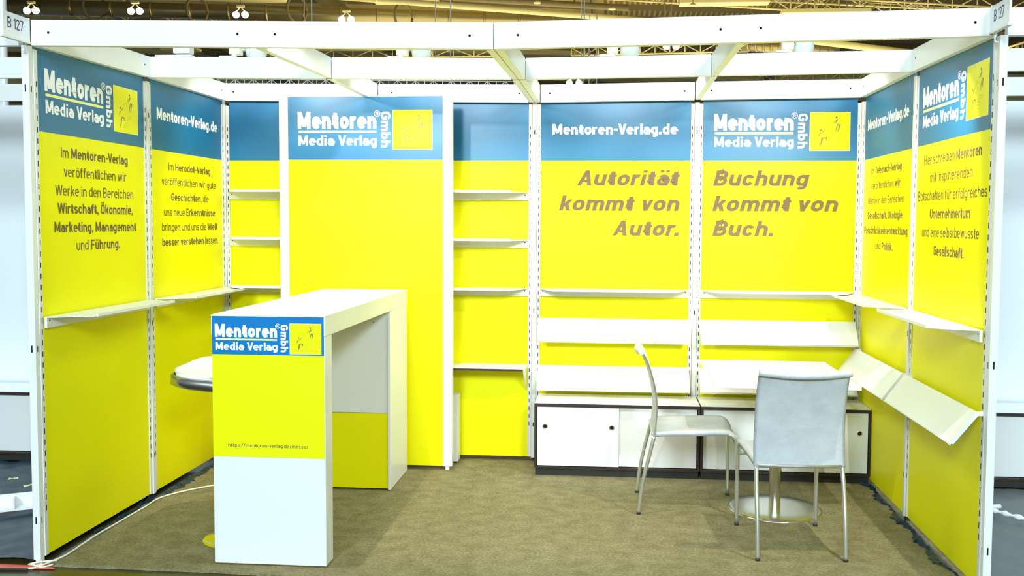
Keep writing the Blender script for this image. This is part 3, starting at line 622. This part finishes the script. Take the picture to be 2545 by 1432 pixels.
# ------------------------------------------------------------------ low cabinets
def cabinet(x, lab, mirror=False, group='low sliding door cabinets', w=1.03):
    t = thing('sliding_door_cabinet', lab, 'cabinet', (x, 1.745, 0), 0, group); D = 0.325
    X = (lambda a: w-a) if mirror else (lambda a: a)
    mb = MB(); mb.box(X(0), X(w), 0, D, 0.440, 0.4585); mb.build('top_edge', m_darkwood, t, bevel=0.001, label='dark brown edge of the top')
    mb = MB(); mb.box(X(0.002), X(w-0.002), 0.0015, D, 0.4585, 0.4615); mb.build('top', m_lam, t, label='cream white laminate top')
    mb = MB(); mb.box(X(0), X(0.014), 0, D, 0.05, 0.44); mb.box(X(w-0.014), X(w), 0, D, 0.05, 0.44); mb.box(X(0.014), X(w-0.014), D-0.01, D, 0.05, 0.44); mb.box(X(0.014), X(w-0.014), 0, D, 0.045, 0.060)
    mb.build('carcass', m_darkwood, t)
    MB().box(X(0.006), X(w-0.006), 0.018, D-0.02, -0.0, 0.045).build('plinth', m_black, t)
    for i, (a, b, y) in enumerate(((0.018, 0.53, 0.006), (0.50, w-0.018, 0.022))):
        d = MB().box(X(a), X(b), y, y+0.012, 0.064, 0.436).build('door', m_lam, t, bevel=0.001)
        for hx in ((a+0.05, b-0.045) if i == 0 else (b-0.05,)):
            c = (X(hx), y, 0.312)
            MB().lathe([(0.0165,-0.0006),(0.0165,0.002),(0.012,0.002),(0.0115,-0.0002)], c, (0,-1,0), n=24).build('finger_ring', m_chrome, d)
            MB().lathe([(0.0001,0.0008),(0.012,0.0008)], c, (0,-1,0), n=20).build('finger_hole', m_slot, d)
    return t
cabinet(2.136, 'low white cabinet with dark frame left of the chairs')
cabinet(3.170, 'low white cabinet with dark frame behind the square table', True)

# ------------------------------------------------------------------ free standing banner wall
t = thing('banner_stand', 'tall free-standing yellow and blue banner panel with white frame and logo', 'banner', (0.487, 1.81, 0)); BW = 1.115
mb = MB(); mb.box(0, 0.058, 0, 0.055, 0.024, 2.386); mb.build('frame_side', m_white, t, bevel=0.002)
mb = MB(); mb.box(BW-0.059, BW, 0, 0.055, 0.024, 2.386); mb.build('frame_side', m_white, t, bevel=0.002)
mb = MB(); mb.box(0.058, BW-0.059, 0, 0.055, 2.379, 2.386); mb.build('frame_top', m_white, t)
mb = MB(); mb.box(0.0585, BW-0.0595, 0.004, 0.05, 0.027, 1.9815, 0); mb.box(0.0585, BW-0.0595, 0.004, 0.05, 1.9815, 2.379, 1)
bp_ = mb.build('printed_panel', [m_yel, m_blue], t)
for x in (0.03, 1.085): MB().box(x-0.012, x+0.012, 0.004, 0.045, 0, 0.024).build('foot', m_white, t, bevel=0.002)
logo(bp_, Frame((-0.487, 0.004, 0), (1,0,0), (0,-1,0)), 0.6085, 2.045, 0.869, N1, hh=0.249)
t = thing('floor_box', 'small white box standing on the floor behind the right edge of the banner', 'box', (1.35, 1.985, 0))
MB().box(0, 0.262, 0, 0.085, 0.012, 0.452).build('box_body', m_lam, t, bevel=0.002); MB().box(0.0, 0.264, -0.002, 0.088, 0.452, 0.458).build('lid', m_white, t); MB().box(0.01, 0.25, 0.004, 0.08, 0, 0.012).build('base', m_black, t)

# ------------------------------------------------------------------ counter
t = thing('bar_counter', 'long white bar counter with printed end panel', 'counter', (0.79, 0.065, 0)); CW = 0.533; CD = 1.70
mb = MB(); mb.box(0, CW, 0, CD, 1.068, 1.163); mb.build('worktop', m_lam, t, bevel=0.002)
mb = MB(); mb.box(0.002, CW-0.002, 0.002, 0.108, 0.006, 1.067); mb.build('front_leg_panel', m_lam, t, bevel=0.002)
for x in (0.04, 0.44, 0.5): MB().lathe([(0.012,0),(0.012,0.008)], (x,0.03,-0.001), n=12).build('foot', m_chrome, t)
# storage leg at the rear
c0 = 1.257
c = MB(); c.box(0.10, 0.112, c0, CD-0.003, 0.012, 1.067); c.box(CW-0.018, CW-0.002, c0-0.006, CD-0.003, 0.004, 1.067); c.box(0.112, CW-0.018, c0+0.02, CD-0.003, 0.012, 1.067)
c.build('rear_leg_body', m_lam, t, bevel=0.0015)
MB().box(0.112, CW-0.020, c0+0.002, c0+0.020, 0.463, 1.066).build('upper_panel', m_lam, t, label='white upper front panel')
MB().box(0.112, CW-0.020, c0, c0+0.020, 0.012, 0.460).build('lower_panel', m_yel, t, label='yellow lower front panel')
for x, z in ((0.33, 0.99), (0.43, 1.0)): MB().lathe([(0.003,0),(0.003,0.001),(0.0001,0.001)], (x, c0+0.002, z), (0,-1,0), n=8).build('screw', m_slot, t)
# printed sticker on the end
mb = MB(); mb.box(0.004, 0.527, -0.0008, 0.0015, 0.980, 1.156, 0); mb.box(0.004, 0.527, -0.0008, 0.0015, 0.507, 0.980, 1)
stk = mb.build('sticker', [m_sticker_blue, m_sticker_yel], t)
FS = Frame((-0.79, -0.0008, 0), (1,0,0), (0,-1,0))
logo(stk, FS, 0.808, 0.986, 0.498, 0.0004, hh=0.140, my=m_sticker_yel)
mb = MB(); put_text(mb, FS, 'https://mentoren-verlag.de/messe/', 0.865, 1.242, 0.553, 0.0165, 0.0004, wt=0.135); mb.build('lettering', m_txtg, stk)

# ------------------------------------------------------------------ bar stool
t = thing('bar_stool', 'bar stool with white seat and chrome edge behind the counter', 'stool', (0.745, 0.43, 0))
def outline(k, n=40):
    out = []
    for i in range(n):
        a = 2*PI*i/n; ca, sa = math.cos(a), math.sin(a); e = 2/3.2
        out.append((0.245*k*math.copysign(abs(ca)**e, ca), 0.24*k*math.copysign(abs(sa)**e, sa)*(1-0.12*ca)))
    return out
def rim(x, y): return 0.03*max(0, -x/0.24)+0.018*max(0, y/0.24)
mb = MB(); vs = []; ks = (0.02, 0.4, 0.75, 0.9, 0.97, 1.0, 0.98)
for j, k in enumerate(ks):
    for x, y in outline(k): vs.append((x, y, 0.835+(rim(x, y) if j > 1 else rim(x, y)*0.5)*(k**2)+(0.012 if j == 5 else 0.0)-(0.02 if j == 6 else 0)))
fs = [(j*40+i, j*40+(i+1) % 40, (j+1)*40+(i+1) % 40, (j+1)*40+i) for j in range(len(ks)-1) for i in range(40)]
mb.add(vs, fs, 0, True); mb.f.append(tuple(range(40))); mb.mi.append(0); mb.sm.append(True); mb.build('seat', m_seat, t)
mb = MB(); vs = []
for k, dz in ((1.01, 0.0), (1.07, -0.005), (1.08, -0.045), (1.02, -0.055), (0.7, -0.06), (0.1, -0.06)):
    for x, y in outline(k): vs.append((x, y, 0.835+rim(x, y)*0.7*min(1, k)+dz))
mb.add(vs, [(j*40+i, j*40+(i+1) % 40, (j+1)*40+(i+1) % 40, (j+1)*40+i) for j in range(5) for i in range(40)], 0, True); mb.build('chrome_band', m_steel, t)
MB().lathe([(0.0001,0.012),(0.02,0.014),(0.15,0.008),(0.16,0.0)], (0,0,0), n=48).build('base', m_chrome, t)
MB().lathe([(0.024,0.01),(0.024,0.45),(0.016,0.45),(0.016,0.79)], (0,0,0), n=24).build('column', m_chrome, t)

# ------------------------------------------------------------------ table
t = thing('square_table', 'square white table on a round steel pedestal', 'table', (3.532, 1.19, 0))
mb = MB(); mb.box(-0.365, 0.40, -0.235, 0.655, 0.715, 0.737); mb.build('tabletop', m_lam, t, bevel=0.002)
MB().lathe([(0.0001,0.013),(0.03,0.013),(0.15,0.0115),(0.245,0.009),(0.255,0.005),(0.256,0.0)], (0,0,0), n=72).build('base_disc', m_steel, t)
MB().lathe([(0.0315,0.01),(0.0315,0.70)], (0,0,0), n=32).build('column', m_steel, t)
MB().box(-0.16, 0.16, -0.02, 0.02, 0.70, 0.715).box(-0.02, 0.02, -0.16, 0.16, 0.70, 0.715).build('top_bracket', m_black, t)

# ------------------------------------------------------------------ chairs
def make_chair(lab):
    # local: forward = +y, rear feet at y=0, front feet at y=0.527, half width 0.205
    t = thing('mesh_chair', lab, 'chair', (0,0,0), 0, 'white mesh chairs with tube legs'); hw = 0.207
    def sm(pts, n=5):
        P = [Vector(p) for p in pts]; out = []
        for i in range(len(P)-1):
            p0, p1, p2, p3 = P[max(i-1, 0)], P[i], P[i+1], P[min(i+2, len(P)-1)]
            for k in range(n):
                s = k/n; out.append(0.5*((2*p1)+(-p0+p2)*s+(2*p0-5*p1+4*p2-p3)*s*s+(-p0+3*p1-3*p2+p3)*s**3))
        out.append(P[-1]); return out
    backp = [(0.080,0.43),(0.092,0.52),(0.094,0.60),(0.084,0.69),(0.060,0.785),(0.030,0.865),(0.008,0.892)]
    for s in (-1, 1):
        x = s*hw
        l = MB().tube(sm([(x,0,0.008),(x,0.012,0.11),(x,0.030,0.22),(x,0.058,0.34),(x*0.985,0.080,0.43)]), 0.0105, 12).build('leg', m_leg, t)
        MB().tube([(x,-0.0005,0.0),(x,0.0005,0.010)], 0.012, 10).build('rubber_foot', m_rubber, l)
        l = MB().tube(sm([(x,0.527,0.008),(x,0.527,0.25),(x,0.526,0.39),(x,0.515,0.428),(x*0.985,0.488,0.448),(x*0.97,0.44,0.452),(x*0.97,0.10,0.447)]), 0.0105, 12).build('leg', m_leg, t)
        MB().tube([(x,0.527,0.0),(x,0.527,0.010)], 0.012, 10).build('rubber_foot', m_rubber, l)
    MB().tube([(-hw,0.524,0.385),(hw,0.524,0.385)], 0.007, 10).build('crossbar', m_leg, t)
    MB().tube([(-hw*0.97,0.075,0.435),(hw*0.97,0.075,0.435)], 0.009, 10).build('rear_rail', m_leg, t)
    # back sleeve: a thin sheet wrapped round both back tubes, lens-like sides
    prof = sm([(0, y, z) for y, z in backp], 6); nx = 24; mb = MB(); vs = []
    m = len(prof)
    for side in (1, -1):
        for i, p in enumerate(prof):
            f = i/(m-1)
            th = 0.010+0.010*math.sin(PI*min(1, f*1.15))*(1 if f < 0.85 else 0.8)+(0.008 if f > 0.9 else 0)
            for j in range(nx+1):
                q = -1+2*j/nx; x = q*(hw+0.012-0.005*f); edge = math.sqrt(max(0.0, 1-abs(q)**10))
                sag = 0.022*(1-q*q)*(0.35+0.65*f)   # cloth hollows backwards between the tubes
                drop = -0.012*(1-q*q) if f > 0.93 else (0.0)
                vs.append((x, p.y-sag*1.0+side*th*0.5*edge*(0.55+0.45*abs(q)**3), p.z+drop))
    A = m*(nx+1); fs = []
    for i in range(m-1):
        for j in range(nx):
            a = i*(nx+1)+j; fs.append((a, a+1, a+nx+2, a+nx+1)); fs.append((A+a, A+a+nx+1, A+a+nx+2, A+a+1))
    for j in range(nx):
        fs.append((j+1, j, A+j, A+j+1)); a = (m-1)*(nx+1)+j; fs.append((a, a+1, A+a+1, A+a))
    for i in range(m-1):
        a = i*(nx+1); fs.append((a, a+nx+1, A+a+nx+1, A+a)); b = a+nx; fs.append((b+nx+1, b, A+b, A+b+nx+1))
    mb.add(vs, fs, 0, True); o = mb.build('backrest', m_mesh, t)
    mb = MB().tube(sm([(-hw-0.008,0.006,0.893),(-hw*0.5,-0.008,0.884),(0,-0.014,0.881),(hw*0.5,-0.008,0.884),(hw+0.008,0.006,0.893)]), 0.0155, 12); mb.build('top_roll', m_mesh, t)
    # seat sling
    sp = sm([(0,0.085,0.452),(0,0.20,0.459),(0,0.34,0.463),(0,0.44,0.466),(0,0.492,0.461),(0,0.522,0.440),(0,0.537,0.412)], 5); mb = MB(); vs = []; m = len(sp)
    for top in (1, 0):
        for i, p in enumerate(sp):
            for j in range(13):
                q = -1+2*j/12; s_ = 0.008*(1-q*q); d = (sp[min(i+1, m-1)]-sp[max(i-1, 0)]).normalized(); nrm = Vector((0,-d.z,d.y))
                w_ = p+nrm*((0.004 if top else -0.016*abs(q)**6-0.006)-s_); vs.append((q*(hw+0.006), w_.y, w_.z))
    A = m*13; fs = []
    for i in range(m-1):
        for j in range(12):
            a = i*13+j; fs.append((a, a+1, a+14, a+13)); fs.append((A+a, A+a+13, A+a+14, A+a+1))
        a = i*13; fs.append((a, a+13, A+a+13, A+a)); b = a+12; fs.append((b+13, b, A+b, A+b+13))
    for j in range(12): fs.append((j+1, j, A+j, A+j+1)); a = (m-1)*13+j; fs.append((a, a+1, A+a+1, A+a))
    mb.add(vs, fs, 0, True); mb.build('seat', m_mesh, t)
    return t
ch = make_chair('white mesh chair seen from behind, pushed under the table front')
ch.location = (3.522, 0.366, 0); ch.rotation_euler = (0,0,math.radians(3.5))
dup(ch, loc=(2.772, 1.222, 0), rz=-PI/2, label='white mesh chair seen from the side, left of the square table')

# ------------------------------------------------------------------ cable, tape, plastic sheets
def cpath(pts, n=8):
    P = [Vector(p) for p in pts]; out = []
    for i in range(len(P)-1):
        p0, p1, p2, p3 = P[max(i-1, 0)], P[i], P[i+1], P[min(i+2, len(P)-1)]
        for k in range(n):
            s = k/n; out.append(0.5*((2*p1)+(-p0+p2)*s+(2*p0-5*p1+4*p2-p3)*s*s+(-p0+3*p1-3*p2+p3)*s**3))
    out.append(P[-1]); return out
tag(MB().tube(cpath([(0.9,1.55,0.006),(0.55,1.44,0.006),(0.241,1.295,0.006),(0.06,1.06,0.006),(0.05,0.85,0.006),(0.045,0.69,0.006),(0.043,0.55,0.006),(0.04,0.39,0.007),(0.045,0.25,0.006),(0.05,0.08,0.006),(0.0,-0.05,0.0),(-0.03,-0.062,-0.003),(-0.055,-0.07,-0.006)]), 0.0048, 10).build('power_cable', m_cable), 'thin cream cable lying along the foot of the left wall', 'cable')
tag(MB().tube(cpath([(0.06,-0.02,0.004),(0.03,-0.06,0.004),(-0.02,-0.05,0.01),(-0.05,-0.03,0.004),(0.0,-0.015,0.012),(0.05,0.03,0.004)]), 0.004, 8).build('cable_loop', m_cable), 'small cable loop at the foot of the left front post', 'cable')
tag(MB().tube(cpath([(-0.03,-0.072,-0.005),(-0.12,-0.078,-0.005),(-0.3,-0.085,-0.005),(-0.6,-0.08,-0.005)]), 0.007, 8).build('black_cable', m_rubber), 'black cable on the floor in front of the red tape', 'cable')
mb = MB(); mb.box(-0.6, -0.02, -0.055, -0.008, -0.012, -0.009); mb.prism([(-0.02,-0.055,-0.009),(0.08,-0.05,-0.008),(0.08,-0.035,-0.008),(-0.02,-0.01,-0.009)], (0,0,0.002))
tag(mb.build('red_tape', m_red), 'strip of red tape on the floor at the left front post', 'tape')

def sheet(name, x0, x1, y0, y1, nx, ny, amp, m, lab, z=0.0, seed=1):
    rnd = random.Random(seed); mb = MB(); vs = []
    waves = [(rnd.uniform(2, 16), rnd.uniform(-16, 16), rnd.uniform(0, 6), rnd.uniform(0.2, 1)) for _ in range(14)]
    for j in range(ny+1):
        for i in range(nx+1):
            x = x0+(x1-x0)*i/nx; y = y0+(y1-y0)*j/ny
            h = sum(w/(1+0.15*abs(a)+0.15*abs(b))*abs(math.sin(a*x+b*y+c+0.6*math.sin(b*x-a*y*0.5))) for a, b, c, w in waves)/3
            vs.append((x+rnd.uniform(-1, 1)*0.003, y+rnd.uniform(-1, 1)*0.003, z+amp*h+0.002))
    mb.add(vs, [(j*(nx+1)+i, j*(nx+1)+i+1, (j+1)*(nx+1)+i+1, (j+1)*(nx+1)+i) for j in range(ny) for i in range(nx)], 0, True)
    return tag(mb.build(name, m), lab, 'plastic sheet')
sheet('plastic_sheet', -2.2, -0.04, 0.02, 1.72, 90, 80, 0.035, m_plastic, 'wrinkled black plastic sheet covering the floor left of the booth', -0.012, 3)
sheet('plastic_sheet', 4.245, 6.6, -0.6, 1.72, 90, 80, 0.02, m_plasticg, 'wrinkled grey plastic sheet covering the floor right of the booth', -0.012, 5)
def scrap_strip(pts, w, lab, m=m_plastic, seed=1):
    rnd = random.Random(seed); mb = MB(); vs = []; P = cpath(pts, 26); ww = w; hh = 0.012
    for i, p in enumerate(P):
        d = (P[min(i+1, len(P)-1)]-P[max(i-1, 0)]).normalized(); s = Vector((-d.y, d.x, 0))
        ww = max(0.15*w, min(1.4*w, ww+rnd.uniform(-0.4, 0.4)*w)); hh = max(0.003, min(0.022, hh+rnd.uniform(-0.007, 0.007))); sh = d*rnd.uniform(-0.012, 0.012)
        for k, q in enumerate((0, 0.3, 0.55, 0.8, 1.0)):
            vs.append(p+sh*q+s*ww*q+Vector((0,0,(0.0, hh, hh*0.45, hh*0.9, 0.0)[k]*rnd.uniform(0.6, 1.3)+0.001)))
    mb.add(vs, [(i*5+k, i*5+k+1, (i+1)*5+k+1, (i+1)*5+k) for i in range(len(P)-1) for k in range(4)], 0, False)
    tag(mb.build('plastic_scrap', m), lab, 'plastic scrap')
scrap_strip([(4.195,0.02,0),(4.19,0.5,0),(4.19,0.95,0),(4.19,1.4,0),(4.19,1.72,0)], 0.045, 'crumpled dark plastic strip along the foot of the right wall', m_plastic, 4)
scrap_strip([(0.012,2.0,0),(0.012,1.7,0),(0.012,1.4,0),(0.012,1.12,0)], 0.05, 'crumpled black plastic strip along the rear foot of the left wall', m_plastic, 9)
scrap_strip([(0.008,1.0,0),(0.008,0.7,0),(0.008,0.4,0)], 0.02, 'narrow crumpled plastic strip along the front foot of the left wall', m_plastic, 12)
mb = MB(); mb.tube(cpath([(4.60,1.20,0.03),(4.70,1.155,0.035),(4.80,1.06,0.03),(4.95,0.95,0.03),(5.4,0.9,0.03)]), [0.012+0.006*math.sin(i*1.7) for i in range(33)], 7)
mb.tube(cpath([(4.62,1.19,0.03),(4.70,1.20,0.04),(4.76,1.22,0.04)]), 0.014, 7)
tag(mb.build('packing_strap', m_lam), 'twisted white packing film lying right of the booth', 'packing film')
# white slotted rails lying on the sheet left of the booth
t = thing('slotted_rail', 'white slotted metal rail lying on the black sheet left of the booth', 'rail', (-1.3, 0.30, 0.035), math.radians(30))
MB().box(0, 1.35, 0, 0.012, 0, 0.07).build('web', m_white, t, bevel=0.001); MB().box(0, 1.35, -0.09, 0.0, 0.0, 0.008).build('flange', m_white, t)
for i in range(9): MB().box(0.1+i*0.14, 0.108+i*0.14, -0.085, 0.0, 0.008, 0.06).build('rib', m_white, t)
for x, y, r, l in ((-0.93,1.18,0.3,'yellowish scrap of film far back on the black sheet'),(-0.75,1.05,0.9,'yellowish scrap of film beside the white rail'),(-0.55,0.30,0.2,'yellowish scrap of film in front of the white rail'),(-0.85,0.90,1.4,'small yellowish shred on the black sheet')):
    sx = 0.05 if 'front' in l else 0.028
    mb = MB(); mb.prism([(-sx,-0.01,0),(0,-0.016,0.006),(sx,-0.006,0.002),(sx*0.8,0.012,0.007),(-0.01,0.008,0.002),(-sx*0.9,0.013,0.006)], (0,0,0.002)); o = mb.build('film_scrap', m_scrap); o.location = (x, y, 0.045); o.rotation_euler = (0,0,r); tag(o, l, 'scrap', 'film scraps left of the booth')

# ------------------------------------------------------------------ neighbouring booths
def neighbour(x0, x1, side):
    w = thing('partition_wall', 'plain white back wall of the neighbouring booth on the %s' % side, 'wall', (x0, 2.1, 0))
    n = 2; L = (x1-x0)/n
    for i in range(n):
        MB().box(i*L+0.02, (i+1)*L-0.02, 0, 0.012, 0.03, 2.37).build('wall_panel', m_panelw, w)
        MB().box(i*L-0.02, i*L+0.02, -0.01, 0.02, 0.0, 2.37).build('upright_post', m_white, w)
    b = (x0-0.02, x1)
    for y, z, nm in ((-0.02, 2.37, 'front'), (1.03, 2.39, 'middle'), (2.05, 2.395, 'back')):
        o = MB().box(b[0], b[1], y, y+TH, z, z+HT).build('fascia_beam', m_white, bevel=0.0015); tag(o, '%s fascia board of the neighbouring booth on the %s' % (nm, side), 'beam')
neighbour(-2.2, -0.045, 'left'); neighbour(4.25, 6.6, 'right')
cabinet(-2.13, 'low white cabinet of the booth on the left', group=None)
cabinet(4.275, 'low white cabinet of the booth on the right', group=None)
mb = MB(); mb.prism([(-0.05,0.9,2.28),(-0.06,0.96,1.2),(-0.11,0.98,1.2),(-0.075,0.95,1.7),(-0.075,0.93,2.25)], (0.004,0.05,0))
tag(mb.build('hanging_cloth', m_cloth), 'grey blue cloth hanging behind the left front post', 'cloth')
# outer skins of the side walls, seen from the neighbours
MB().box(-0.016, -0.013, 0.03, 2.09, 0.03, 2.36).build('outer_panel', m_panelw, wl)
MB().box(4.213, 4.216, 0.03, 2.09, 0.03, 2.36).build('outer_panel', m_panelw, wr)
MB().box(0.0, 4.2, 2.113, 2.116, 0.03, 2.36).build('outer_panel', m_panelw, wb)
